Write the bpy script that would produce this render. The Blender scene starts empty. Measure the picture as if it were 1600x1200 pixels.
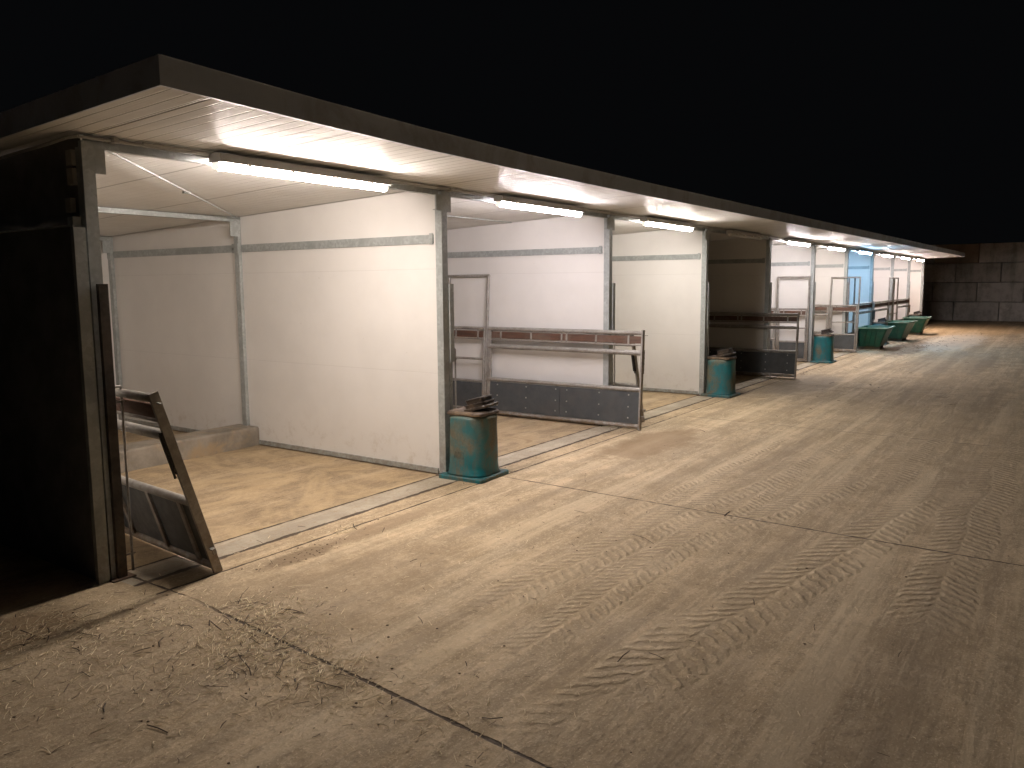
import bpy, bmesh, math, random
from mathutils import Vector, Matrix, noise
random.seed(7)
R = math.radians
scene = bpy.context.scene
COL = scene.collection

# ------------------------------------------------------------------ camera
cam_data = bpy.data.cameras.new('camera')
cam = bpy.data.objects.new('camera', cam_data); COL.objects.link(cam)
CAM = Vector((-2.427, -4.5388, 1.70)); YAW, PITCH, ROLL = .6059, -.1232, -.0070
f = Vector((math.cos(PITCH)*math.cos(YAW), math.cos(PITCH)*math.sin(YAW), math.sin(PITCH)))
r0 = f.cross(Vector((0, 0, 1))).normalized(); u0 = r0.cross(f)
r1 = r0*math.cos(ROLL)+u0*math.sin(ROLL); u1 = -r0*math.sin(ROLL)+u0*math.cos(ROLL)
M = Matrix((r1, u1, -f)).transposed().to_4x4(); M.translation = CAM
cam.matrix_world = M
cam_data.sensor_width = 36; cam_data.lens = 1253.7/1600*36
cam_data.clip_start = .05; cam_data.clip_end = 500
scene.camera = cam
# ------------------------------------------------------------------ night sky, exposure
world = bpy.data.worlds.new('World'); scene.world = world; world.use_nodes = True
bg = world.node_tree.nodes['Background']
bg.inputs[0].default_value = (.80, .86, 1, 1); bg.inputs[1].default_value = .0024
scene.view_settings.view_transform = 'Standard'; scene.view_settings.look = 'None'
scene.view_settings.exposure = 0; scene.view_settings.gamma = 1
scene.cycles.max_bounces = 8; scene.cycles.diffuse_bounces = 5
scene.cycles.sample_clamp_indirect = 6
LAMP_E = 262.0

# ------------------------------------------------------------------ node helpers
class NT:
    def __init__(s, name):
        s.m = bpy.data.materials.new(name); s.m.use_nodes = True
        s.t = s.m.node_tree; s.b = s.t.nodes['Principled BSDF']
        s.co = s.t.nodes.new('ShaderNodeTexCoord').outputs['Object']
    def n(s, typ, **kw):
        o = s.t.nodes.new(typ)
        for k, v in kw.items(): setattr(o, k, v)
        return o
    def put(s, sock, v):
        if v is None: return
        if isinstance(v, bpy.types.NodeSocket): s.t.links.new(v, sock)
        else:
            if hasattr(sock.default_value, '__len__') and isinstance(v, (tuple, list)) and len(v) == 3 and len(sock.default_value) == 4: v = (*v, 1)
            sock.default_value = v
    def math(s, op, a, b=None, c=None, clamp=False):
        o = s.n('ShaderNodeMath', operation=op, use_clamp=clamp)
        for i, v in enumerate((a, b, c)):
            if v is not None: s.put(o.inputs[i], v)
        return o.outputs[0]
    def noise(s, scale, detail=4, rough=.6, vec=None, dist=0, sx=None):
        o = s.n('ShaderNodeTexNoise'); v = vec if vec is not None else s.co
        if sx:
            mp = s.n('ShaderNodeMapping'); s.put(mp.inputs[0], v); mp.inputs['Scale'].default_value = sx; v = mp.outputs[0]
        s.put(o.inputs['Vector'], v); o.inputs['Scale'].default_value = scale
        o.inputs['Detail'].default_value = detail; o.inputs['Roughness'].default_value = rough
        o.inputs['Distortion'].default_value = dist
        return o.outputs['Fac']
    def ramp(s, fac, a, b, lo=0., hi=1.):
        o = s.n('ShaderNodeMapRange'); s.put(o.inputs[0], fac)
        for i, v in zip((1, 2, 3, 4), (a, b, lo, hi)): o.inputs[i].default_value = v
        o.interpolation_type = 'SMOOTHSTEP'
        return o.outputs[0]
    def mix(s, fac, a, b, mode='MIX'):
        o = s.n('ShaderNodeMix', data_type='RGBA', blend_type=mode)
        s.put(o.inputs[0], fac); s.put(o.inputs[6], a); s.put(o.inputs[7], b)
        return o.outputs[2]
    def xyz(s):
        o = s.n('ShaderNodeSeparateXYZ'); s.put(o.inputs[0], s.co); return o.outputs
    def bump(s, h, dist=.01, strength=1., normal=None):
        o = s.n('ShaderNodeBump'); s.put(o.inputs['Height'], h)
        o.inputs['Distance'].default_value = dist; o.inputs['Strength'].default_value = strength
        if normal is not None: s.put(o.inputs['Normal'], normal)
        return o.outputs[0]
    def fin(s, col=None, rough=None, metal=None, normal=None):
        s.put(s.b.inputs['Base Color'], col); s.put(s.b.inputs['Roughness'], rough)
        s.put(s.b.inputs['Metallic'], metal); s.put(s.b.inputs['Normal'], normal)
        return s.m

def m_panel():
    t = NT('white_panel'); x, y, z = t.xyz()
    n1 = t.noise(1.3, 5); n2 = t.noise(9, 5, .7)
    c = t.mix(t.ramp(n1, .35, .7), (.79, .775, .75), (.74, .725, .70))
    # splashes low on the panel
    low = t.ramp(z, .5, .03)
    spl = t.math('MULTIPLY', low, t.ramp(n2, .5, .72))
    c = t.mix(t.math('MULTIPLY', spl, .32), c, (.38, .30, .20))
    sp = t.ramp(t.noise(38, 2, .5), .76, .80)
    c = t.mix(t.math('MULTIPLY', sp, .35), c, (.35, .30, .24))
    # panel joints, one every 0.9 m of height
    d = t.math('ABSOLUTE', t.math('SUBTRACT', t.math('MODULO', t.math('ADD', z, .0), .92), .0))
    d = t.math('MINIMUM', d, t.math('ABSOLUTE', t.math('SUBTRACT', t.math('MODULO', z, .92), .92)))
    j = t.ramp(d, .003, .0045, 0, 1)
    c = t.mix(t.math('MULTIPLY', t.math('SUBTRACT', 1, j), .12), c, (.3, .28, .25))
    return t.fin(c, t.ramp(n2, .3, .8, .38, .55), 0, t.bump(j, .002, .5))

def m_steel(name='galvanised_steel', tint=(.50, .535, .53), dark=(.37, .395, .39), dirt=.4, rough=(.4, .6), metal=.3):
    t = NT(name); z = t.xyz()[2]
    v = t.n('ShaderNodeTexVoronoi'); t.put(v.inputs['Vector'], t.co); v.inputs['Scale'].default_value = 45
    g = t.n('ShaderNodeSeparateColor'); t.put(g.inputs[0], v.outputs['Color'])
    n1 = t.noise(5, 5, .65)
    c = t.mix(g.outputs[0], tint, tuple(.78*k for k in tint))
    c = t.mix(t.ramp(n1, .42, .68), c, dark)
    n2 = t.noise(16, 4, .7)
    dz = t.math('MULTIPLY', t.ramp(z, .55, 0), t.ramp(n2, .35, .6))
    c = t.mix(t.math('MULTIPLY', dz, dirt), c, (.20, .13, .075))
    return t.fin(c, t.ramp(n1, .3, .7, *rough), metal, t.bump(n2, .0006, .3))

def m_plain(name, a, b, scale=6, rough=(.5, .7), metal=0, bump=.0008, sx=None, dirt=None, dirt_amt=.5, dscale=3):
    t = NT(name); n1 = t.noise(scale, 5, .65, sx=sx)
    c = t.mix(t.ramp(n1, .32, .68), a, b)
    if dirt:
        n2 = t.noise(dscale, 6, .7, dist=.6)
        c = t.mix(t.math('MULTIPLY', t.ramp(n2, .46, .62), dirt_amt), c, dirt)
    return t.fin(c, t.ramp(n1, .3, .7, *rough), metal, t.bump(n1, bump, .5))

def m_teal():
    t = NT('teal_plastic'); x, y, z = t.xyz()
    oi = t.n('ShaderNodeObjectInfo'); add = t.n('ShaderNodeVectorMath', operation='ADD')
    sc = t.n('ShaderNodeVectorMath', operation='SCALE'); t.put(sc.inputs[0], oi.outputs['Location']); sc.inputs['Scale'].default_value = 1.7
    t.put(add.inputs[0], t.co); t.put(add.inputs[1], sc.outputs[0]); v = add.outputs[0]
    n1 = t.noise(3.0, 4, .55, vec=v, dist=.4); n2 = t.noise(22, 5, .7, vec=v, sx=(1, 1, .35)); n3 = t.noise(60, 3, .6, vec=v)
    c = t.mix(t.ramp(n2, .3, .7), (.003, .155, .185), (.008, .110, .130))
    lowm = t.ramp(z, .58, .1)
    d = t.math('ADD', t.ramp(n1, .42, .60, 0, .95), t.math('MULTIPLY', t.math('MULTIPLY', lowm, t.ramp(n2, .42, .6)), .4), clamp=True)
    d = t.math('MULTIPLY', d, .74)
    dc = t.mix(t.ramp(n3, .35, .65), (.20, .145, .080), (.15, .108, .062))
    c = t.mix(d, c, dc)
    top = t.math('MULTIPLY', t.ramp(z, .535, .56), t.ramp(n2, .3, .5))
    c = t.mix(t.math('MULTIPLY', top, .5), c, (.22, .26, .2))
    return t.fin(c, t.ramp(d, 0, 1, .38, .85), 0, t.bump(n3, .0006, .5))

def m_soffit():
    t = NT('ribbed_white_sheet'); x, y, z = t.xyz()
    # fine grooves running front to back, and a joint between sheets every metre
    g = t.math('PINGPONG', x, .05); groove = t.ramp(g, .0, .007, 0, 1)
    jd = t.math('PINGPONG', t.math('ADD', x, -.02), .5); joint = t.ramp(jd, .0, .014, 0, 1)
    n1 = t.noise(3, 4, .6); n2 = t.noise(2.2, 3, .6, sx=(9, .6, 1))
    h = t.math('ADD', t.math('MULTIPLY', groove, .6), joint)
    c = t.mix(t.ramp(n1, .3, .7), (.78, .775, .75), (.73, .72, .695))
    c = t.mix(t.math('MULTIPLY', t.math('SUBTRACT', 1, joint), .65), c, (.10, .085, .065))
    c = t.mix(t.math('MULTIPLY', t.math('SUBTRACT', 1, groove), t.ramp(y, .0, .15, .55, .12)), c, (.2, .18, .15))  # groove shade painted into the colour, stronger under the eave than inside
    bn = t.bump(h, .008, .9); bn = t.bump(n2, .02, .18, bn); t.b.inputs['Specular IOR Level'].default_value = .002
    return t.fin(c, t.ramp(n2, .3, .7, .30, .40), .0, bn)

def m_blocks():
    t = NT('concrete_blocks'); g = t.n('ShaderNodeNewGeometry').outputs['Random Per Island']
    n1 = t.noise(2.5, 6, .7); n2 = t.noise(14, 5, .7); n3 = t.noise(1.2, 4, .6, sx=(1, 2.5, .5))
    c = t.mix(g, (.50, .475, .43), (.66, .64, .60))
    red = t.math('LESS_THAN', t.math('MODULO', t.math('MULTIPLY', g, 7.3), 1.), .10)
    c = t.mix(red, c, (.36, .28, .21))
    c = t.mix(t.ramp(n1, .4, .7, 0, .5), c, (.15, .13, .10))
    c = t.mix(t.ramp(n3, .5, .7, 0, .45), c, (.11, .13, .07))
    return t.fin(c, .9, 0, t.bump(n2, .02, .6))

def m_ground():
    t = NT('dusty_concrete'); x, y, z = t.xyz(); A = t.math
    big = t.noise(.55, 5, .6); mid = t.noise(2.6, 6, .65, dist=.4); fine = t.noise(26, 6, .7); grit = t.noise(75, 3, .7)
    strk = t.noise(3.0, 5, .65, sx=(.28, 2.4, 1)); strk2 = t.noise(9., 5, .7, sx=(.22, 2.6, 1), dist=.3)
    c = t.mix(t.ramp(mid, .3, .7), (.335, .262, .178), (.222, .170, .112))
    c = t.mix(t.ramp(strk, .40, .62, 0, .70), c, (.180, .142, .098))
    c = t.mix(t.ramp(strk2, .50, .68, 0, .42), c, (.40, .325, .235))
    c = t.mix(t.ramp(big, .42, .66, 0, .26), c, (.155, .120, .080))
    c = t.mix(t.ramp(fine, .54, .62, 0, .50), c, (.12, .09, .062))
    c = t.mix(t.ramp(grit, .56, .63, 0, .55), c, (.45, .38, .29))
    mot = t.noise(8.5, 6, .72, dist=.5); mot2 = t.noise(15, 5, .7, sx=(1, 1.8, 1), dist=.3)
    c = t.mix(t.ramp(mot, .50, .62, 0, .32), c, (.145, .112, .074))
    c = t.mix(t.ramp(mot2, .53, .63, 0, .34), c, (.41, .34, .25))
    lane = t.noise(1.5, 4, .6, sx=(.10, 2.2, 1), dist=.15)
    c = t.mix(t.ramp(lane, .50, .62, 0, .42), c, (.165, .128, .088))
    c = t.mix(t.ramp(lane, .46, .36, 0, .45), c, (.40, .33, .24))
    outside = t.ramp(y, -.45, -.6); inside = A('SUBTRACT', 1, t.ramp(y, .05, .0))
    # floor of the pens: paler, scraped in arcs
    swirl = t.noise(1.7, 5, .62, dist=1.6)
    c = t.mix(A('MULTIPLY', inside, t.ramp(swirl, .40, .60, 0, .55)), c, (.40, .315, .205))
    c = t.mix(A('MULTIPLY', inside, t.ramp(swirl, .60, .70, 0, .5)), c, (.19, .135, .080))
    # stains with their own outline
    wob = A('MULTIPLY', A('SUBTRACT', t.noise(3.2, 5, .7), .5), 1.5)
    def blob(cx, cy, rx, ry, amt, colr):
        nonlocal c
        dx = A('DIVIDE', A('SUBTRACT', x, cx), rx); dy = A('DIVIDE', A('SUBTRACT', y, cy), ry)
        d = A('ADD', A('SQRT', A('ADD', A('MULTIPLY', dx, dx), A('MULTIPLY', dy, dy))), wob)
        c = t.mix(t.ramp(d, 1.15, .75, 0, amt), c, colr)
    blob(5.4, -.95, 1.0, .32, .75, (.150, .105, .062))
    blob(.85, -.62, .30, .10, .75, (.11, .08, .05))
    blob(1.6, -.62, .55, .10, .5, (.14, .10, .065))
    blob(-.75, -.32, .35, .22, .45, (.17, .105, .055))
    blob(.1, -1.2, 1.4, .6, .35, (.14, .105, .07))
    blob(1.0, -3.9, .9, .22, .25, (.12, .092, .066))
    blob(12.5, -4.85, 7.0, .62, .8, (.075, .055, .038))
    blob(11.5, -.9, 1.6, .5, .5, (.13, .11, .09))
    blob(20.5, -1.2, 2.6, .5, .8, (.10, .062, .035))
    blob(24, -1.9, 4.5, .7, .55, (.36, .34, .31))
    blob(30.5, -1.0, 4.6, 2.6, .42, (.34, .205, .085))
    blob(17, -2.6, 3, .8, .35, (.15, .13, .11))
    # tyre prints: chevron lugs pressed into the dust along the yard
    lugbrk = A('SUBTRACT', t.noise(17, 5, .7), .5); hsum = None; wobt = A('MULTIPLY', A('SUBTRACT', t.noise(.9, 3, .5), .5), .25)
    wear = t.ramp(t.noise(1.6, 6, .7), .33, .50); lugn = A('MULTIPLY', A('SUBTRACT', t.noise(9, 4, .7), .5), .14)
    for (y0, slope, hw, pitch, x0, x1, lean) in ((-2.98, -.17, .20, .105, -.3, 7, .85), (-2.55, .0, .15, .072, .2, 6.5, .8), (-1.98, -.10, .17, .088, .5, 9, .85),
                                                 (-2.08, -.215, .16, .092, 1.3, 8, .8), (-1.92, -.035, .10, .08, 2.5, 14, -.8), (-4.03, -.01, .20, .095, 1.6, 14, .85),
                                                 (-3.35, .0, .17, .095, 4.5, 17, .8), (-2.85, .0, .18, .10, 7, 22, .8)):
        yc = A('ADD', A('ADD', A('MULTIPLY', x, slope), y0), wobt)
        d = A('SUBTRACT', y, yc); ad = A('ABSOLUTE', d)
        ph = A('ADD', A('ADD', x, A('MULTIPLY', ad, lean)), lugn)
        s_ = A('SINE', A('MULTIPLY', ph, 2*math.pi/pitch))
        lug = t.ramp(A('ADD', s_, A('MULTIPLY', lugbrk, 1.8)), -.8, .9)
        m = A('MULTIPLY', A('MULTIPLY', t.ramp(ad, hw, hw*.82), t.ramp(ad, .0, .03)), A('MULTIPLY', t.ramp(x, x0, x0+.8), t.ramp(x, x1, x1-4)))
        m = A('MULTIPLY', m, wear)
        band = A('MULTIPLY', t.ramp(ad, hw*1.15, hw*.9), A('MULTIPLY', t.ramp(x, x0, x0+.8), t.ramp(x, x1, x1-4)))
        c = t.mix(A('MULTIPLY', band, .22), c, (.36, .29, .205))
        c = t.mix(A('MULTIPLY', A('MULTIPLY', m, A('SUBTRACT', 1, lug)), .44), c, (.175, .135, .094))
        hh = A('MULTIPLY', m, lug); hsum = hh if hsum is None else A('MAXIMUM', hsum, hh)
    # the smooth slab strip at the front of the pens
    inrow = A('MULTIPLY', A('GREATER_THAN', x, -.03), A('LESS_THAN', x, 31))
    stripA = A('MULTIPLY', inrow, A('MULTIPLY', A('LESS_THAN', y, .045), A('GREATER_THAN', y, -.235)))
    sc_ = t.mix(t.ramp(mid, .35, .65), (.25, .24, .22), (.19, .178, .162))
    sc_ = t.mix(t.ramp(fine, .52, .66, 0, .6), sc_, (.20, .145, .09))
    c = t.mix(A('MULTIPLY', stripA, .62), c, sc_)
    # joints in the slabs, packed with dirt
    wj = A('MULTIPLY', A('SUBTRACT', t.noise(7, 4, .65), .5), .016); jw = t.ramp(t.noise(5, 4, .7), .3, .7, .5, 1.5)
    lines = None
    def line(dist, w, mask, amt=1.):
        nonlocal lines
        dd = A('DIVIDE', A('ABSOLUTE', A('ADD', dist, wj)), A('MULTIPLY', jw, w))
        l = A('MULTIPLY', A('MULTIPLY', t.ramp(dd, 1.25, .6), mask), amt)
        lines = l if lines is None else A('MAXIMUM', lines, l)
    for yy, w in ((.045, .011), (-.235, .020), (-.455, .009)):
        line(A('SUBTRACT', y, yy), w, inrow)
    xs = A('ADD', x, A('MULTIPLY', y, -.035))
    for xx, w, m_ in ((3.30, .0085, outside), (7.28, .009, outside), (11.4, .009, outside), (15.6, .007, outside), (19.7, .008, outside), (23.8, .01, outside), (27.9, .01, outside)):
        line(A('SUBTRACT', xs, xx), w, m_, 1.0 if xx < 4 else .75)
    line(A('SUBTRACT', A('ADD', x, A('MULTIPLY', y, -.09)), .105), .009, t.ramp(y, -.50, -1.1))
    line(A('SUBTRACT', x, .05), .008, A('MULTIPLY', t.ramp(y, -.62, -.58), t.ramp(y, .1, .05)))
    mid_s = A('MULTIPLY', t.ramp(y, -.455, -.445), t.ramp(y, .045, .035))
    line(A('SUBTRACT', A('PINGPONG', A('ADD', x, -.40), 1.54), .0), .006, A('MULTIPLY', mid_s, inrow), .7)
    c = t.mix(A('MULTIPLY', lines, .92), c, (.030, .020, .013))
    h = A('ADD', A('MULTIPLY', hsum, .78), A('MULTIPLY', fine, .85)); h = A('ADD', h, A('MULTIPLY', strk2, .5)); h = A('ADD', h, A('MULTIPLY', grit, .10))
    h = A('SUBTRACT', h, A('MULTIPLY', lines, 1.4))
    c = t.mix(inside, t.mix(1., c, (1.86, 1.82, 1.65), 'MULTIPLY'), t.mix(1., c, (1.40, 1.33, 1.18), 'MULTIPLY'))  # yard colour lifted more than the pen floor, to offset lamp falloff
    return t.fin(c, t.ramp(mid, .3, .7, .78, .95), 0, t.bump(h, .011, .75))

def m_emit(name, col, e):
    t = NT(name); t.fin((.8, .8, .8), .4)
    t.put(t.b.inputs['Emission Color'], (*col, 1)); t.b.inputs['Emission Strength'].default_value = e
    return t.m

MAT = dict(
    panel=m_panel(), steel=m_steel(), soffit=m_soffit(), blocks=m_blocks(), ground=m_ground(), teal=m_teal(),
    gate=m_steel('worn_gate_steel', (.42, .40, .37), (.27, .25, .22), .6, (.4, .6), .3),
    rust=m_steel('rusty_steel', (.20, .14, .10), (.10, .065, .045), .5, (.6, .8), .2),
    shadepost=m_steel('shaded_post_steel', (.10, .085, .07), (.05, .04, .035), .5, (.5, .8), .2),  # steel colour darkened to paint shade on the corner gate post
    board=m_plain('brown_board', (.130, .062, .038), (.075, .040, .028), 14, dirt=(.2, .16, .12), dirt_amt=.35, sx=(1, .3, 2)),
    sheet=m_plain('grey_plastic_sheet', (.080, .090, .096), (.060, .066, .070), 7, (.42, .6), dirt=(.13, .115, .10), dirt_amt=.16, dscale=4),
    rubber=m_plain('black_rubber', (.018, .016, .014), (.035, .030, .026), 12, (.5, .75)),
    fascia=m_plain('grey_fascia', (.64, .70, .80), (.57, .63, .72), 1.5, (.4, .55), bump=.0005, dirt=(.2, .17, .15), dirt_amt=.3, dscale=2),
    darkwall=m_plain('dark_wall_sheet', (.20, .20, .19), (.14, .14, .135), 4, (.5, .7)),
    curb=m_plain('kerb_concrete', (.31, .275, .225), (.20, .175, .14), 4, (.8, .95), bump=.02, dirt=(.36, .26, .15), dirt_amt=.8, dscale=1.6),
    lid=m_plain('dirty_black_lid', (.040, .030, .024), (.024, .019, .016), 10, (.28, .5), dirt=(.17, .12, .08), dirt_amt=.5, dscale=7),
    basin=m_plain('brown_crusted_rim', (.085, .058, .036), (.05, .034, .023), 9, (.5, .8), dirt=(.22, .15, .085), dirt_amt=.5, dscale=7),
    tub=m_plain('green_tub_plastic', (.012, .120, .066), (.010, .085, .055), 3, (.4, .6), dirt=(.14, .13, .08), dirt_amt=.35, dscale=5),
    rim=m_plain('worn_green_rim', (.20, .34, .24), (.10, .24, .16), 6, (.5, .7), dirt=(.3, .28, .18), dirt_amt=.5, dscale=8),
    housing=m_plain('lamp_housing_grey', (.50, .48, .46), (.42, .41, .39), 5, (.45, .6)),
    clear=m_plain('clear_end_cap', (.88, .84, .78), (.80, .75, .68), 8, (.2, .35)),
    cable=m_plain('grey_cable', (.42, .41, .38), (.34, .33, .31), 9, (.4, .6)),
    offdiff=m_plain('unlit_diffuser', (.62, .61, .57), (.55, .54, .5), 6, (.3, .4)),
    roofskin=m_plain('grey_roof_sheet', (.20, .20, .20), (.15, .15, .15), 2, (.5, .7)),
    straw=m_plain('dry_straw', (.88, .76, .52), (.66, .53, .32), 30, (.6, .8)),
    stalk=m_plain('dark_stalks', (.085, .055, .03), (.05, .033, .02), 20, (.7, .9)),
    muck=m_plain('trodden_muck', (.16, .105, .055), (.09, .06, .035), 20, (.7, .9), bump=.01),
    pale=m_plain('pale_sheeting', (.42, .40, .36), (.30, .29, .26), 5, (.6, .8)),
    bolt=m_plain('bright_bolt', (.6, .6, .58), (.5, .5, .48), 30, (.3, .4), metal=.7),
)
LAMPCOL = [(1, .875, .79), (1, .905, .92), (1, .915, .84), None, (1, .92, .93), (1, .90, .86), (.40, .68, 1.0), (1, .87, .86), (1, .86, .84), (1, .85, .80)]
MAT['capglow'] = m_emit('glowing_end_cap', (1, .86, .74), 1.1)
def lampmat(i):
    c = LAMPCOL[i]
    return MAT['offdiff'] if c is None else m_emit('lit_tube_diffuser', c, LAMP_E*(.97, .76, .78, 0, .80, .80, .80, .80, .82, .9)[i])

# ------------------------------------------------------------------ mesh helpers
class MB:
    def __init__(s): s.v = []; s.f = []; s.smooth = []
    def add(s, vs, fs, sm=False):
        b = len(s.v); s.v += [tuple(p) for p in vs]; s.f += [tuple(b+i for i in q) for q in fs]; s.smooth += [sm]*len(fs); return s
    def box(s, x0, x1, y0, y1, z0, z1, mat=None):
        vs = [Vector((x, y, z)) for z in (z0, z1) for y in (y0, y1) for x in (x0, x1)]
        if mat is not None: vs = [mat @ p for p in vs]
        return s.add(vs, [(0, 2, 3, 1), (4, 5, 7, 6), (0, 1, 5, 4), (2, 6, 7, 3), (0, 4, 6, 2), (1, 3, 7, 5)])
    def tube(s, p, q, r, n=12, r2=None):
        p = Vector(p); q = Vector(q); d = (q-p).normalized(); a = d.orthogonal().normalized(); b = d.cross(a); r2 = r if r2 is None else r2
        vs = [p+(a*math.cos(t)+b*math.sin(t))*r for t in [2*math.pi*k/n for k in range(n)]]+[q+(a*math.cos(t)+b*math.sin(t))*r2 for t in [2*math.pi*k/n for k in range(n)]]
        s.add(vs, [(k, (k+1) % n, n+(k+1) % n, n+k) for k in range(n)], True)
        return s.add(vs, [tuple(range(n-1, -1, -1)), tuple(range(n, 2*n))])
    def path(s, pts, r, n=8):
        for a, b in zip(pts, pts[1:]): s.tube(a, b, r, n)
        return s
    def loft(s, rings, cap0=True, cap1=True, sm=True):
        n = len(rings[0]); vs = [p for rg in rings for p in rg]; fs = []
        for k in range(len(rings)-1):
            fs += [(k*n+i, k*n+(i+1) % n, (k+1)*n+(i+1) % n, (k+1)*n+i) for i in range(n)]
        s.add(vs, fs, sm)
        b = len(s.v)-len(vs)
        if cap0: s.f.append(tuple(b+i for i in range(n-1, -1, -1))); s.smooth.append(False)
        if cap1: s.f.append(tuple(b+(len(rings)-1)*n+i for i in range(n))); s.smooth.append(False)
        return s
    def mesh(s, name):
        me = bpy.data.meshes.new(name); me.from_pydata(s.v, [], s.f); me.update()
        me.polygons.foreach_set('use_smooth', s.smooth)
        bm = bmesh.new(); bm.from_mesh(me); bmesh.ops.recalc_face_normals(bm, faces=bm.faces); bm.to_mesh(me); bm.free()
        return me
    def build(s, name, mat, parent=None, bevel=0):
        o = bpy.data.objects.new(name, s.mesh(name)); COL.objects.link(o); o.data.materials.append(MAT[mat] if isinstance(mat, str) else mat)
        if parent is not None: o.parent = parent
        if bevel:
            md = o.modifiers.new('bevel', 'BEVEL'); md.width = bevel; md.segments = 2; md.limit_method = 'ANGLE'
        return o
def split(q, name, mat, parent=None, tol=.003):
    # every separate piece of q becomes an object of its own
    par = list(range(len(q.v)))
    def fd(i):
        while par[i] != i: par[i] = par[par[i]]; i = par[i]
        return i
    for fc in q.f:
        for i in fc[1:]: par[fd(i)] = fd(fc[0])
    comp = {}
    for i in range(len(q.v)): comp.setdefault(fd(i), []).append(i)
    items = [[ids, [min(q.v[i][k] for i in ids) for k in range(3)], [max(q.v[i][k] for i in ids) for k in range(3)]] for ids in comp.values()]
    merged = True
    while merged:
        merged = False
        for a in range(len(items)):
            for b in range(a+1, len(items)):
                A, B = items[a], items[b]
                if all(A[1][k] <= B[2][k]+tol and B[1][k] <= A[2][k]+tol for k in range(3)):
                    items[a] = [A[0]+B[0], [min(p, r) for p, r in zip(A[1], B[1])], [max(p, r) for p, r in zip(A[2], B[2])]]; items.pop(b); merged = True; break
            if merged: break
    out = []
    for ids, _, _ in items:
        mp = {i: k for k, i in enumerate(ids)}; m = MB(); m.v = [q.v[i] for i in ids]
        for fc, sm in zip(q.f, q.smooth):
            if fc[0] in mp: m.f.append(tuple(mp[i] for i in fc)); m.smooth.append(sm)
        out.append(m.build(name, mat, parent))
    return out
def rsq(hx, hy, r, z, n=6, ox=0, oy=0):           # rounded rectangle ring
    out = []
    r = min(r, hx-.001, hy-.001)
    for cx, cy, a0 in ((hx-r, hy-r, 0), (-hx+r, hy-r, 90), (-hx+r, -hy+r, 180), (hx-r, -hy+r, 270)):
        for k in range(n+1):
            a = R(a0+90*k/n); out.append(Vector((ox+cx+r*math.cos(a), oy+cy+r*math.sin(a), z)))
    return out
def tag(o, label=None, cat=None, group=None, kind=None):
    if label: o['label'] = label
    if cat: o['category'] = cat
    if group: o['group'] = group
    if kind: o['kind'] = kind
    return o
def empty(name, loc=(0, 0, 0), rot=(0, 0, 0)):
    o = bpy.data.objects.new(name, None); COL.objects.link(o); o.location = loc; o.rotation_euler = rot; o.empty_display_size = .2
    return o
def copy_tree(o, parent=None):
    c = o.copy(); COL.objects.link(c); c.parent = parent
    for ch in o.children: copy_tree(ch, c)
    return c

W = 3.0868
PX = [0.]+[3.0623+W*k for k in range(10)]
def roof_z(y): return 2.545-.042*y

# ------------------------------------------------------------------ ground
g = MB()
g.add([(-90, -110, 0), (140, -110, 0), (140, 90, 0), (-90, 90, 0)], [(0, 1, 2, 3)])
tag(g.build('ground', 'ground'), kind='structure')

# ------------------------------------------------------------------ the shed
shed = empty('open_fronted_shed')
tag(shed, 'long white open fronted livestock shed with ten pens and an overhanging flat roof', 'shed')
# roof: slab with an eave that is very slightly bowed
def eaveY(x):
    ks = [(-.28, -1.16), (.7, -1.075), (1.7, -1.01), (3, -.965), (5.2, -.955), (9, -1.0), (17.7, -1.13), (31.15, -1.30)]
    for (a, p), (b, q) in zip(ks, ks[1:]):
        if x <= b: return p+(q-p)*(x-a)/(b-a)
    return ks[-1][1]
XR0, XR1, YB = -.26, 31.15, 6.3
xs_ = [XR0, .2, .7, 1.2, 1.7, 2.3, 3, 4, 5.2, 7, 9, 12, 15, 17.7, 22, 27, XR1]
rf = MB(); so = MB(); fa = MB()
T = .10
for a, b in zip(xs_, xs_[1:]):
    ya, yb = eaveY(a)+.012, eaveY(b)+.012
    so.add([(a, ya, roof_z(ya)), (b, yb, roof_z(yb)), (b, YB, roof_z(YB)), (a, YB, roof_z(YB))], [(0, 1, 2, 3)])
    rf.add([(a, ya, roof_z(ya)+T), (b, yb, roof_z(yb)+T), (b, YB, roof_z(YB)+T), (a, YB, roof_z(YB)+T)], [(0, 1, 2, 3)])
rp = rf.build('roof_sheeting', 'roofskin', shed)
so.build('soffit', 'soffit', rp)
ring = []
for x in xs_: ring.append((x, eaveY(x)))
ft = MB()
zb, zt = -.004, .128
for (a, ya), (b, yb) in zip(ring, ring[1:]):
    vs = []
    for (x, y) in ((a, ya), (b, yb)):
        for dy in (0, .012):
            for dz in (zb, zt): vs.append((x, y+dy, roof_z(y)+dz))
    ft.add(vs, [(0, 1, 5, 4), (2, 6, 7, 3), (0, 4, 6, 2), (1, 3, 7, 5)])
ft.build('fascia', 'fascia', rp)
fe = MB()
for x, sgn in ((XR0, -1), (XR1, 1)):
    y0 = eaveY(x); x0, x1 = (x-.012, x) if sgn < 0 else (x, x+.012)
    vs = [(xx, yy, roof_z(yy)+dz) for xx in (x0, x1) for yy in (y0, YB) for dz in (zb, zt)]
    fe.add(vs, [(0, 1, 3, 2), (4, 6, 7, 5), (0, 4, 5, 1), (2, 3, 7, 6), (0, 2, 6, 4), (1, 5, 7, 3)])
split(fe, 'end_fascia', 'fascia', rp)
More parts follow.
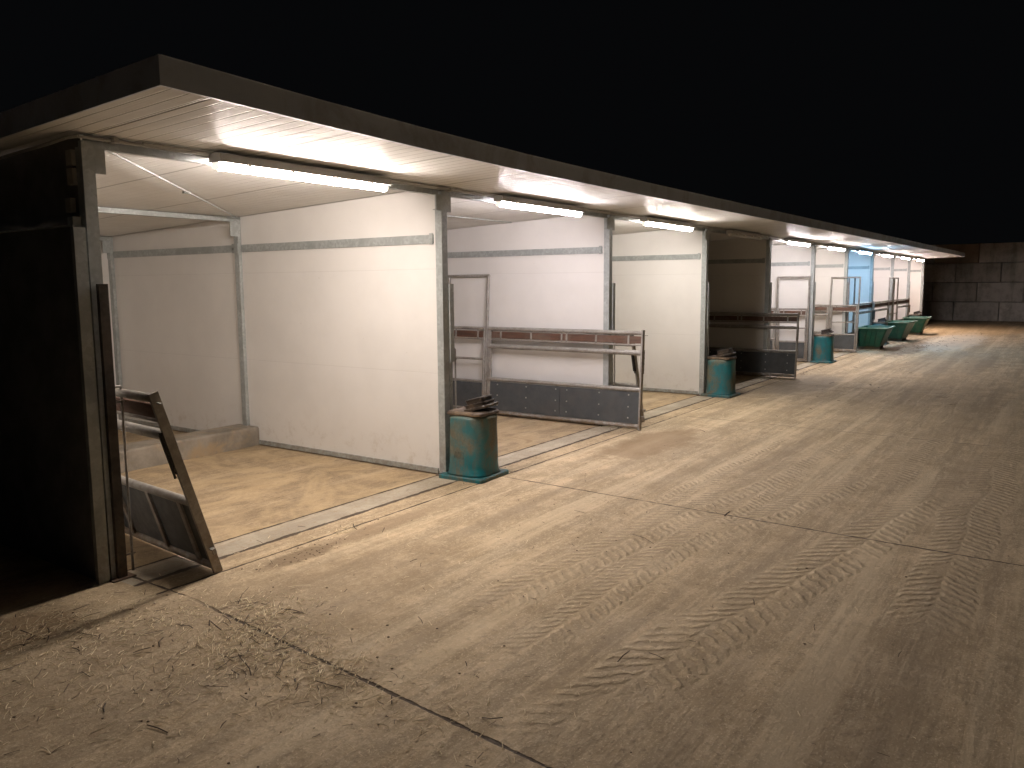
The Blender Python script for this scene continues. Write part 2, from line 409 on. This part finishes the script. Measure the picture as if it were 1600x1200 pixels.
# top lip of the fascia
lip = MB()
for (a, ya), (b, yb) in zip(ring, ring[1:]):
    lip.add([(a, ya-.004, roof_z(ya)+zt), (b, yb-.004, roof_z(yb)+zt), (b, yb+.05, roof_z(yb)+zt+.001), (a, ya+.05, roof_z(ya)+zt+.001)], [(0, 1, 2, 3)])
lip.build('fascia_capping', 'fascia', rp)

# header beam (C section) and conduits
hb = MB(); hb.box(-.02, PX[10]+.06, .0, .006, 2.472, 2.532); hb.box(-.02, PX[10]+.06, .006, .045, 2.472, 2.478); hb.box(-.02, PX[10]+.06, .006, .045, 2.526, 2.532)
hb.build('header_beam', 'steel', shed)
cd = MB(); cd.tube((-.06, -.030, 2.522), (PX[10], -.030, 2.522), .010, 8); cd.tube((.3, -.055, 2.528), (PX[10], -.055, 2.528), .008, 8)
cdo = split(cd, 'conduit', 'cable', shed)
cd = MB()
for k in range(31): cd.box(.12+k, .15+k, -.068, -.001, 2.508, 2.536)
split(cd, 'conduit_clip', 'cable', cdo[0])
cb = MB(); pts = [Vector((-.06, -.030, 2.522)), Vector((-.10, .02, 2.512)), Vector((-.13, .15, 2.49)), Vector((-.14, .35, 2.478)), Vector((-.14, .8, 2.46))]
cb.path(pts, .010).build('loose_cable', 'cable', shed)

YM, YBK = 2.76, 5.22
for n in range(11):
    x = PX[n]
    # front post: square tube with a flange
    p = MB()
    if n == 0: p.box(x-.050, x+.020, -.035, -.002, 0, 2.50); p.box(x-.046, x+.016, -.002, .04, 0, 2.470)
    else: p.box(x-.04, x+.035, .0-.035, .0-.002, 0, 2.50); p.box(x-.036, x+.031, -.002, .04, 0, 2.470)
    fp = p.build('front_post', 'steel', shed)
    b = MB()
    if n > 0: b.box(x-.115, x-.043, -.044, -.036, 2.34, 2.47); b.box(x-.115, x-.043, -.036, -.002, 2.34, 2.346)
    xb = x+.023 if n == 0 else x+.038
    b.box(xb, xb+.060, -.030, -.022, 2.33, 2.468) ; b.box(xb, xb+.008, -.022, -.002, 2.33, 2.468)
    if n > 0: b.box(x-.043, x+.038, -.044, -.037, 2.35, 2.46)
    split(b, 'bracket', 'steel', fp)
    bp = MB(); bp.box(x-.07, x+.07, -.09, .06, .0, .008); bp.build('foot_plate', 'rust', fp)
    # gate post on the right of the front post
    gp = MB()
    if n == 0:
        gp.box(-.024, .030, -.066, -.038, 0, 1.72)
        gp.build('gate_post', 'shadepost', shed)
        s2 = MB(); s2.box(-.130, -.064, -.045, -.012, 0, 2.03); s2.build('corner_trim', 'steel', shed)
    else:
        gp.box(x+.045, x+.10, -.045, .02, 1.02, 1.71); gp.box(x+.050, x+.080, -.035, .01, 0, 1.02)
        gp.build('gate_post', 'steel', shed)
    # latch rod with bent handle
    lr = MB(); zx = x+(.085 if n == 0 else .125)
    lr.path([(zx-.07, -.03, 1.13), (zx, -.03, 1.13), (zx, -.03, .02)], .008); lr.box(zx-.08, zx+.02, -.035, -.025, 1.035, 1.045); lr.box(zx-.08, zx+.02, -.035, -.025, .12, .13)
    lr.build('latch_rod', 'gate', shed)
    if n == 0:
        # end wall: lower cladding, capping, upper recess sheet
        w = MB(); w.box(-.10, -.05, .041, YBK+.1, .0, 2.035); w.build('end_wall', 'darkwall', shed)
        c = MB(); c.box(-.112, -.044, .0, YBK, 2.036, 2.044); c.build('end_wall_capping', 'steel', shed)
        w = MB(); w.add([(-.03, .045, 2.045), (-.03, YBK, 2.045), (-.03, YBK, roof_z(YBK)-.004), (-.03, .045, roof_z(.045)-.004), (-.01, .045, 2.045), (-.01, YBK, 2.045), (-.01, YBK, roof_z(YBK)-.004), (-.01, .045, roof_z(.045)-.004)],
                         [(0, 1, 2, 3), (4, 7, 6, 5), (0, 4, 5, 1), (3, 2, 6, 7), (0, 3, 7, 4), (1, 5, 6, 2)])
        w.build('upper_end_wall', 'darkwall', shed)
        w = MB(); w.box(-.049, -.040, .045, YBK, .03, 2.04); w.build('end_wall_lining', 'panel', shed)
        w = MB(); w.box(-.06, -.032, .10, .16, 2.12, 2.20); w.box(-.06, -.032, .06, .12, 2.27, 2.36); w.box(-.06, -.032, .06, .12, 2.375, 2.46); split(w, 'fixing_plate', 'pale', shed)
        w = MB(); w.box(-.10, -.054, .012, .07, 2.045, 2.09); w.build('corner_bracket', 'steel', shed)
        continue
    # partition: front half and rear half, white boards in steel edging
    for ya, yb in ((.042, YM-.04), (YM+.04, YBK)):
        q = MB()
        def zz(y): return roof_z(y)-.004
        q.add([(x-.03, ya, .035), (x-.03, yb, .035), (x-.03, yb, zz(yb)), (x-.03, ya, zz(ya)), (x+.03, ya, .035), (x+.03, yb, .035), (x+.03, yb, zz(yb)), (x+.03, ya, zz(ya))],
              [(0, 3, 2, 1), (4, 5, 6, 7), (0, 1, 5, 4), (3, 7, 6, 2), (0, 4, 7, 3), (1, 2, 6, 5)])
        pa = q.build('partition', 'panel', shed)
        rl = MB()
        for sg in (-1, 1):
            xa, xb = sorted((x+sg*.0305, x+sg*.042))
            rl.box(xa, xb, ya+.02, yb-.01, 2.062, 2.138)
        split(rl, 'partition_rail', 'steel', pa)
        cl = MB()
        for sg in (-1, 1):
            xa, xb = sorted((x+sg*.043, x+sg*.052)); cl.box(xa, xb, ya+.02, ya+.055, 2.055, 2.15)
            cl.tube((x+sg*.052, ya+.037, 2.10), (x+sg*.062, ya+.037, 2.10), .009, 8)
        split(cl, 'rail_clip', 'steel', pa)
        br = MB()
        for sg in (-1, 1):
            xa, xb = sorted((x+sg*.0305, x+sg*.045)); br.box(xa, xb, ya+.01, yb-.01, .012, .058)
        split(br, 'bottom_rail', 'steel', pa)
    # middle and rear posts
    for y0 in (YM, YBK+.04):
        q = MB(); zt_ = roof_z(y0)-.055
        q.box(x-.066, x+.040, y0-.036, y0+.036, .0, zt_); q.box(x-.08, x-.066, y0-.05, y0+.05, 0, .012)
        mp = q.build('inner_post', 'steel', shed)
        q = MB(); q.box(x-.074, x-.067, y0-.034, y0+.034, 2.05, 2.15); q.box(x-.16, x-.067, y0-.042, y0-.037, zt_-.15, zt_-.002); split(q, 'post_plate', 'steel', mp)
for y0 in (YM, YBK+.04):
    q = MB(); z1 = roof_z(y0)-.006; q.box(.0, PX[10], y0-.034, y0+.034, z1-.047, z1); q.build('cross_beam', 'steel', shed)
# ceiling brace rods
for n in range(10):
    x0, x1 = PX[n], PX[n+1]
    q = MB()
    if n % 2 == 0: q.tube((x0+.10, .10, 2.515), (x1-.04, YM-.05, 2.405), .007, 8); q.box((x0+x1)/2-.01, (x0+x1)/2+.05, 1.41, 1.435, 2.452, 2.47)
    else: q.tube((x0+.06, 1.35, 2.482), (x1-.06, 1.35, 2.482), .006, 8)
    q.build('brace_rod', 'steel', shed)
q = MB(); q.box(-.04, PX[10]+.03, YBK+.08, YBK+.12, .0, 2.28); q.build('back_wall', 'panel', shed)
# kerb between the front and rear floors of the pens
for n in range(10):
    a, b = PX[n]+(.0 if n else -.035), PX[n+1]-.036
    q = MB(); m = 14; CY = 2.56
    top = []
    for k in range(m+1):
        xx = a+(b-a)*k/m; j = .006*noise.noise(Vector((xx*3, 1, 0)))
        top.append((xx, j))
    rows = [[Vector((xx, CY+j, 0)) for xx, j in top], [Vector((xx, CY+.005+j, .185)) for xx, j in top], [Vector((xx, CY+.018+j, .2+j)) for xx, j in top], [Vector((xx, CY+.34, .2+j)) for xx, j in top], [Vector((xx, CY+.345, 0)) for xx, j in top]]
    vs = [v for r_ in rows for v in r_]; fs = []
    for r_ in range(4):
        for k in range(m): fs.append((r_*(m+1)+k, r_*(m+1)+k+1, (r_+1)*(m+1)+k+1, (r_+1)*(m+1)+k))
    fs.append(tuple(r_*(m+1) for r_ in range(5))); fs.append(tuple(r_*(m+1)+m for r_ in range(4, -1, -1)))
    q.add(vs, fs)
    q.build('concrete_kerb', 'curb', shed)

# ------------------------------------------------------------------ lamps
def make_lamp(i):
    xc = (1.51, 4.54)[i] if i < 2 else PX[i]+W*.49
    t = empty('tube_lamp', (xc, -.098, 2.428))
    L = .77
    q = MB(); q.loft([[Vector((s*(L-.004), y, z)) for (y, z) in ((-.058, .042), (-.060, .050), (-.050, .094), (-.040, .098), (.040, .098), (.050, .094), (.060, .050), (.058, .042))] for s in (-1, 1)], sm=False)
    h = q.build('housing', 'housing', t)
    q = MB()
    for s in (-.55, -.2, .2, .55): q.box(s-.012, s+.012, -.064, .064, .030, .050)
    split(q, 'clip', 'clear', h)
    q = MB(); prof = ((-.026, .0418), (-.026, .015), (-.020, .002), (0, -.003), (.020, .002), (.026, .015), (.026, .0418))
    q.loft([[Vector((s*(L-.022), y, z)) for y, z in prof] for s in (-1, 1)], sm=False)
    q.build('diffuser', lampmat(i), t)
    q = MB()
    for s in (-1, 1): q.loft([[Vector((s*(L-.0215), y, z)) for y, z in prof], [Vector((s*(L-.008), y*.97, z*.97+.002)) for y, z in prof], [Vector((s*L, y*.85, z*.85+.005)) for y, z in prof]], sm=False)
    split(q, 'end_cap', 'capglow' if i != 3 else 'clear', t)
    q = MB()
    for s in (-.5, .5): q.box(s-.015, s+.015, -.02, .07, .099, .103)
    split(q, 'mounting_strap', 'steel', t)
    return t
lab = ['nearest lit tube lamp, over the pen with the leaning gate by the corner post', 'second lit tube lamp from the near end, over the lilac tinted pen',
       'third lit tube lamp from the near end, just before the unlit lamp', 'unlit tube lamp hanging over the one dark pen',
       'first lit tube lamp past the dark pen, over the upright narrow door frame', 'lit tube lamp just on the near side of the blue lit pen',
       'cold blue white lamp over the pen that is lit blue', 'lit warm tube lamp just past the blue lit pen', 'second last lit tube lamp before the far end of the shed', 'last lit tube lamp at the far end of the shed']
for i in range(10): tag(make_lamp(i), lab[i], 'lamp', 'tube lamps under the front edge of the roof')

# ------------------------------------------------------------------ gates
GL, ML = 2.92, 2.22           # whole gate and its wide leaf
def make_gate(variant):       # length along +Y, seen face is -X. variant 0: wide leaf first; 1: narrow door first
    t = empty('pen_gate')
    f_ = (lambda y: y) if variant == 0 else (lambda y: GL-y)
    def bx(q, x0, x1, a, b, z0, z1): a, b = sorted((f_(a), f_(b))); q.box(x0, x1, a, b, z0, z1)
    def tb(q, y0, z0, y1, z1, r, x=0): q.tube((x, f_(y0), z0), (x, f_(y1), z1), r, 12)
    q = MB(); bx(q, -.028, .028, 0, .022, .0, 1.17); q.build('end_stile', 'gate', t, .002)
    q = MB()
    for (z, r) in ((1.135, .026), (.905, .031), (.475, .026), (.045, .026)): tb(q, .022, z, ML, z, r)
    tb(q, .022, .995, ML, .995, .011)
    split(q, 'rail', 'gate', t)
    q = MB()
    for y in (.19, .62, 1.03, 1.10, 1.55, 2.02):
        bx(q, -.014, -.009, y-.012, y+.012, .99, 1.125)
    split(q, 'board_clip', 'gate', t, 0)
    q = MB(); bx(q, -.008, .008, .03, ML-.02, 1.012, 1.098); q.build('kick_board', 'board', t)
    q = MB(); bx(q, -.010, .006, .024, 1.10, .075, .446); bx(q, -.010, .006, 1.104, ML-.03, .075, .446); sh = split(q, 'lower_sheet', 'sheet', t, .0005)[0]
    q = MB()
    for y in (.16, .55, 1.0, 1.16, 1.6, 2.05):
        for z in (.14, .27, .41): q.tube((-.017, f_(y), z), (-.010, f_(y), z), .009, 8)
    split(q, 'bolt', 'bolt', sh)
    q = MB()
    for y in (.16, .55, 1.0, 1.16, 1.6, 2.05): bx(q, .007, .022, y-.018, y+.018, .06, .46)
    split(q, 'sheet_rib', 'gate', t)
    q = MB()                                                     # toothed latch plate behind the stile
    bx(q, .029, .035, -.002, .04, .68, .94)
    for k in range(4): bx(q, .029, .040, -.002, .03, .70+k*.065, .725+k*.065); 
    q.tube((.045, f_(.01), .66), (.045, f_(.01), .93), .008, 8)
    q.build('latch_plate', 'rubber', t)
    q = MB(); bx(q, -.006, .006, -.05, .0, 1.105, 1.113); bx(q, -.012, .012, -.04, -.001, .165, .173); bx(q, -.012, .012, -.04, -.032, .14, .165); split(q, 'latch_tongue', 'gate', t)
    # narrow door with its tall frame
    q = MB(); tb(q, ML+.03, 0.02, ML+.03, 1.82, .019); tb(q, GL-.02, .02, GL-.02, 1.82, .019); tb(q, ML+.011, 1.82, GL, 1.82, .019); tb(q, ML+.03, .03, GL-.02, .03, .019)
    q.build('tall_frame', 'gate', t)
    q = MB(); bx(q, -.018, .018, ML-.05, ML-.002, .0, 1.15); bx(q, -.032, -.018, ML-.046, ML-.006, .62, .70); q.build('hinge_stile', 'gate', t)
    d = MB()
    for z, r in ((1.135, .020), (.73, .016), (.435, .018), (.06, .02)): tb(d, ML+.07, z, GL-.06, z, r)
    tb(d, ML+.07, .04, ML+.07, 1.15, .017); tb(d, GL-.06, .04, GL-.06, 1.15, .017); tb(d, ML+.07, .995, GL-.06, .995, .010)
    bx(d, -.014, -.009, ML+.16, ML+.18, .99, 1.125); bx(d, -.014, -.009, GL-.17, GL-.15, .99, 1.125)
    do = d.build('narrow_door', 'gate', t)
    q = MB(); bx(q, -.008, .008, ML+.09, GL-.08, 1.012, 1.098); q.build('door_board', 'board', do)
    q = MB(); bx(q, -.010, .006, ML+.09, GL-.08, .08, .415); q.build('door_sheet', 'sheet', do)
    return t
GA = make_gate(0); GB = make_gate(1); used = set()
def place(variant, loc, rz, lean, label):
    src = (GA, GB)[variant]
    t = copy_tree(src) if variant in used else src
    used.add(variant)
    t.location = loc; t.rotation_euler = (0, R(lean), R(rz))
    return tag(t, label, 'gate', 'tubular steel gates of the pens')
def rot180(x, y0, variant, lean, label, rz=180):   # gate runs from y0 backwards into the pen
    a = R(rz); return place(variant, (x-math.sin(a)*-GL*-1*0+0 + (-GL)*(-math.sin(a))*-1, y0+GL*abs(math.cos(a)), 0), rz, lean, label)
# 1: leaning at the corner post; wide leaf to the front
gate1 = place(1, (.38+GL*math.sin(R(5)), -.45+GL*math.cos(R(5)), 0), 175, 16.5, 'nearest gate, tilted sideways, just inside the dark corner post of the shed')
place(0, (PX[2]-.16, -.52, 0), 0, 3.4, 'open steel gate with grey sheet, jutting out of the lilac tinted second pen')
place(1, (PX[2]+.40+GL*math.sin(R(5)), -.30+GL*math.cos(R(5)), 0), 175, 14.5, 'tilted gate mostly hidden behind the open gate of the second pen')
place(0, (PX[4]-.17, -.60, 0), 0, 3.4, 'open gate in deep shade jutting out of the unlit dark pen')
place(1, (PX[5]-.11, .02, 0), 0, 0, 'gate with upright tall door frame parked in the pen just past the dark one')
place(0, (PX[6]-.18, -.36+GL, 0), 180, -3.6, 'pale open gate with tall frame standing out beside the nearest green tub')
place(1, (PX[6]+.06, -.06, 0), -90, 0, 'closed gate across the front of the blue lit pen')
place(0, (PX[7]+.10, -.06, 0), -90, 0, 'closed gate just past the blue lit pen, behind the middle green tub')
place(1, (PX[8]+.06, -.06, 0), -90, 0, 'closed gate farthest along the shed, behind the last green tub')

# ------------------------------------------------------------------ drinkers
def make_drinker():
    t = empty('water_drinker')
    q = MB(); q.loft([rsq(.235, .235, .03, z) for z in (0, .028)]+[rsq(.228, .228, .03, .036)], sm=False); q.build('base_plate', 'teal', t)
    q = MB(); q.loft([rsq(.212, .212, .13, .036), rsq(.203, .203, .145, .055), rsq(.199, .199, .150, .12), rsq(.196, .196, .150, .35), rsq(.193, .193, .15, .50), rsq(.196, .196, .148, .535), rsq(.190, .190, .145, .556), rsq(.170, .170, .13, .566)]); bo = q.build('body', 'teal', t)
    q = MB(); q.loft([rsq(.184, .184, .075, .5665), rsq(.188, .188, .07, .572), rsq(.186, .186, .07, .586), rsq(.172, .172, .06, .598), rsq(.150, .150, .05, .600), rsq(.146, .146, .05, .594)]); q.build('drinking_rim', 'basin', t)
    q = MB(); q.loft([rsq(.126, .126, .04, -.012), rsq(.130, .130, .04, .006), rsq(.127, .127, .04, .012), rsq(.104, .104, .035, .0125), rsq(.106, .106, .035, .034), rsq(.114, .114, .035, .040), rsq(.112, .112, .03, .046), rsq(.090, .090, .03, .0465), rsq(.094, .094, .03, .076), rsq(.100, .100, .03, .082), rsq(.097, .097, .03, .090)], sm=False)
    l = q.build('flap_lid', 'lid', t); l.location = (.050, -.048, .618); l.rotation_euler = (R(-15), R(-1), R(4))
    # worn raised lettering, mostly rubbed off
    q = MB()
    def st(a, b): 
        for (y0, z0), (y1, z1) in [(a, b)]:
            y0, y1 = .02-y0, .02-y1
            d = Vector((0, y1-y0, z1-z0)); n_ = Vector((0, -d.z, d.y)).normalized()*.005
            p0 = Vector((-.198, y0, z0)); p1 = Vector((-.198, y1, z1)); o_ = Vector((-.003, 0, 0))
            vs = [p0-n_, p0+n_, p1+n_, p1-n_]; vs = vs+[v+o_ for v in vs]
            q.add(vs, [(0, 1, 2, 3), (4, 7, 6, 5), (0, 4, 5, 1), (1, 5, 6, 2), (2, 6, 7, 3), (3, 7, 4, 0)])
    for a, b in (((-.055, .19), (-.040, .25)), ((-.040, .25), (-.025, .19)), ((-.008, .19), (-.008, .25)), ((.012, .19), (.012, .25)), ((.012, .25), (.040, .19)), ((.040, .19), (.040, .25))): st(a, b)
    q.build('raised_lettering', 'teal', bo)
    return t
dr0 = make_drinker()
dl = ['nearest teal water drinker, heavily caked with brown dirt on its left side', 'teal water drinker in front of the near post of the dark pen', 'teal water drinker between the upright tall door frame and the tilted one',
      'teal water drinker showing between the first two green tubs', 'farthest teal water drinker, behind the last green tub']
for k, n in enumerate((1, 3, 5, 7, 9)):
    d = dr0 if k == 0 else copy_tree(dr0)
    d.location = (PX[n]+.115, -.235 if k == 0 else -.25, 0); d.rotation_euler = (0, 0, R((3, -2, 2, 1, -3)[k]))
    tag(d, dl[k], 'water drinker', 'teal water drinkers at every other post')

# ------------------------------------------------------------------ feed tubs
def make_tub():
    t = empty('feed_tub')
    H = .56
    BT = lambda hx, hy, z: rsq(hx, hy, .05, z, 3, 0, .10)
    q = MB(); q.loft([BT(.40, .25, .07), rsq(.58, .345, .05, H, 3)], cap1=False, sm=False)
    q.loft([rsq(.565, .33, .05, H, 3), BT(.385, .235, .09)], cap0=False, sm=False); q.build('body', 'tub', t)
    q = MB(); q.loft([rsq(.565, .33, .05, H+.001, 3), rsq(.62, .375, .06, H+.001, 3), rsq(.622, .377, .06, H-.028, 3), rsq(.585, .35, .05, H-.028, 3), rsq(.585, .35, .05, H-.01, 3)], cap0=False, cap1=False, sm=False); q.build('rim', 'rim', t)
    for sx_ in (-1, 1):
        q = MB(); q.box(sx_*.3-.03, sx_*.3+.03, -.14, .34, 0, .068); q.build('runner', 'curb', t)
    q = MB()
    for yy in (-.10, .02, .14):
        for sx_ in (-1, 1): q.tube(Vector((sx_*.405, yy+.09, .09)), Vector((sx_*.585, yy, H-.03)), .012, 8)
    split(q, 'rib', 'tub', t)
    q = MB(); q.loft([rsq(.42, .26, .05, .2, 3, 0, .08), rsq(.42, .26, .05, .22, 3, 0, .08)], sm=False); q.build('feed', 'muck', t)
    return t
tb0 = make_tub()
for k, (x, lb) in enumerate(((19.97, 'nearest green feed tub, in front of the blue lit pen'), (23.35, 'middle green feed tub, between the other two tubs'), (26.7, 'farthest green feed tub, near the far end of the shed'))):
    d = tb0 if k == 0 else copy_tree(tb0)
    d.location = (x, -.48, 0); d.rotation_euler = (0, 0, R((2, -3, 2)[k])); tag(d, lb, 'feed tub', 'green feed tubs in front of the far pens')

# ------------------------------------------------------------------ block wall across the end of the yard
q = MB(); rr = random.Random(3)
BL, BH = 1.70, .828
for row in range(4):
    y = -16 - (BL/2 if row % 2 else 0)+.32
    while y < 9:
        j = rr.uniform(-.015, .015); e = .02
        x0, x1, ya, yb, z0, z1 = 37.4+j, 38.2, y+.012, y+BL-.012, row*BH+.008, (row+1)*BH-.008
        vs = [(x0+e, ya, z0), (x0+e, yb, z0), (x0+e, yb, z1), (x0+e, ya, z1), (x0, ya+e, z0+e), (x0, yb-e, z0+e), (x0, yb-e, z1-e), (x0, ya+e, z1-e), (x1, ya, z0), (x1, yb, z0), (x1, yb, z1), (x1, ya, z1)]
        q.add(vs, [(4, 7, 6, 5), (0, 4, 5, 1), (1, 5, 6, 2), (2, 6, 7, 3), (3, 7, 4, 0), (8, 9, 10, 11), (0, 1, 9, 8), (2, 3, 11, 10), (0, 8, 11, 3), (1, 2, 10, 9)])
        y += BL
tag(q.build('block_wall', 'blocks'), 'dim wall of big stacked concrete blocks across the far end of the yard', 'wall')

# ------------------------------------------------------------------ straw, stalks and muck
def litter(name, mat, spots, n, lmin, lmax, w, seed, label, cat):
    rd = random.Random(seed); q = MB(); tot = sum(s[4] for s in spots)
    for s in spots:
        for _ in range(int(n*s[4]/tot)):
            x = rd.gauss(s[0], s[2]); y = rd.gauss(s[1], s[3])
            if x < .05 and y > -.02: continue
            L = rd.uniform(lmin, lmax)*(.6+.8*rd.random()**2); a = rd.gauss(.5, 1.0) if rd.random() < .6 else rd.uniform(0, 6.28)
            ww = w*rd.uniform(.6, 1.3); d = Vector((math.cos(a), math.sin(a), 0)); nn = Vector((-d.y, d.x, 0))
            z0 = rd.uniform(.0015, .006); z1 = z0+rd.uniform(0, .012)*(L/.05); c0 = Vector((x, y, z0)); c1 = c0+d*L*.5+nn*rd.gauss(0, L*.06)+Vector((0, 0, (z1-z0)*.6)); c2 = c0+d*L+Vector((0, 0, z1-z0))
            up = Vector((0, 0, ww*.32))
            vs = []
            for c_ in (c0, c1, c2): vs += [c_-nn*ww*.5, c_+nn*ww*.5, c_+up]
            q.add(vs, [(0, 1, 4, 3), (1, 2, 5, 4), (2, 0, 3, 5), (3, 4, 7, 6), (4, 5, 8, 7), (5, 3, 6, 8), (0, 2, 1), (6, 7, 8)])
    return tag(q.build(name, mat), label, cat, kind='stuff')
near = [(-.12, -1.45, .14, .22, 10), (.15, -1.15, .12, .14, 4), (-.45, -1.55, .22, .22, 4), (-.25, -.80, .18, .12, 3), (-.75, -.42, .25, .16, 9), (-.85, -1.0, .3, .3, 5), (-.15, -2.0, .12, .18, 4), (-.6, -2.2, .5, .5, 2), (.45, -1.8, .7, .8, 2.2),
        (1.37, -.47, .06, .03, .9), (-.14, -2.6, .14, .25, 1.2), (-1.0, -1.1, .35, .3, 2), (1.0, -3.0, .9, .8, 1.3)]
litter('loose_straw', 'straw', near, 3200, .010, .052, .0042, 5, 'loose pale straw strewn on the dark concrete at the near corner', 'straw')
litter('dark_stalks', 'stalk', [(a, b, c*1.3, d*1.3, e) for a, b, c, d, e in near]+[(2.5, -2, 2, 1.2, 16), (6, -2, 3, 1.3, 3), (.9, -.62, .2, .06, 2), (1.6, 1.4, .7, .8, 1)], 620, .012, .06, .0035, 9, 'dark broken stalks and bits scattered over the concrete yard', 'plant litter')
litter('long_stalks', 'straw', near[:9], 90, .06, .13, .0045, 77, 'longer pale straws lying on top of the loose straw at the near corner', 'straw')
litter('dark_twigs', 'stalk', near+[(1.2, -1.2, 1.2, .8, 8)], 70, .05, .16, .006, 78, 'longer dark twigs lying on the near concrete', 'plant litter')
litter('far_litter', 'stalk', [(21, -1.2, 1.5, .35, 5), (24, -1.6, 2, .5, 3), (12, -2, 4, 1.2, 2), (6.3, .0, .3, .15, 1), (12.6, -.3, .5, .15, 2)], 260, .03, .12, .012, 19, 'dark trodden litter on the yard in front of the green tubs', 'plant litter')
rd = random.Random(31); q = MB()
def crumb(x, y, r):
    n_ = 7; rings = []
    for k, (rr_, zf) in enumerate(((.95, .0), (1.0, .35), (.7, .75), (.25, .95))):
        rings.append([Vector((x+math.cos(2*math.pi*i/n_)*r*rr_*rd.uniform(.7, 1.2), y+math.sin(2*math.pi*i/n_)*r*rr_*rd.uniform(.7, 1.2), r*.5*zf+.001)) for i in range(n_)])
    q.loft(rings)
for _ in range(230):
    c = rd.choice(((-.2, -1.4, .5, .5), (-.6, -.4, .3, .2), (2, -2.4, 2, 1), (5, -1.5, 3, 1), (1.4, -.5, .3, .06), (.9, -.62, .2, .06), (8, -2.5, 5, 1.2), (21, -1.2, 1.5, .4)))
    x, y = rd.gauss(c[0], c[2]), rd.gauss(c[1], c[3])
    if x < .05 and y > -.02: continue
    crumb(x, y, rd.uniform(.003, .008)*(2.2 if x > 15 else 1))
tag(q.build('muck_crumbs', 'muck'), 'small dark crumbs of trodden muck over the concrete', 'muck', kind='stuff')
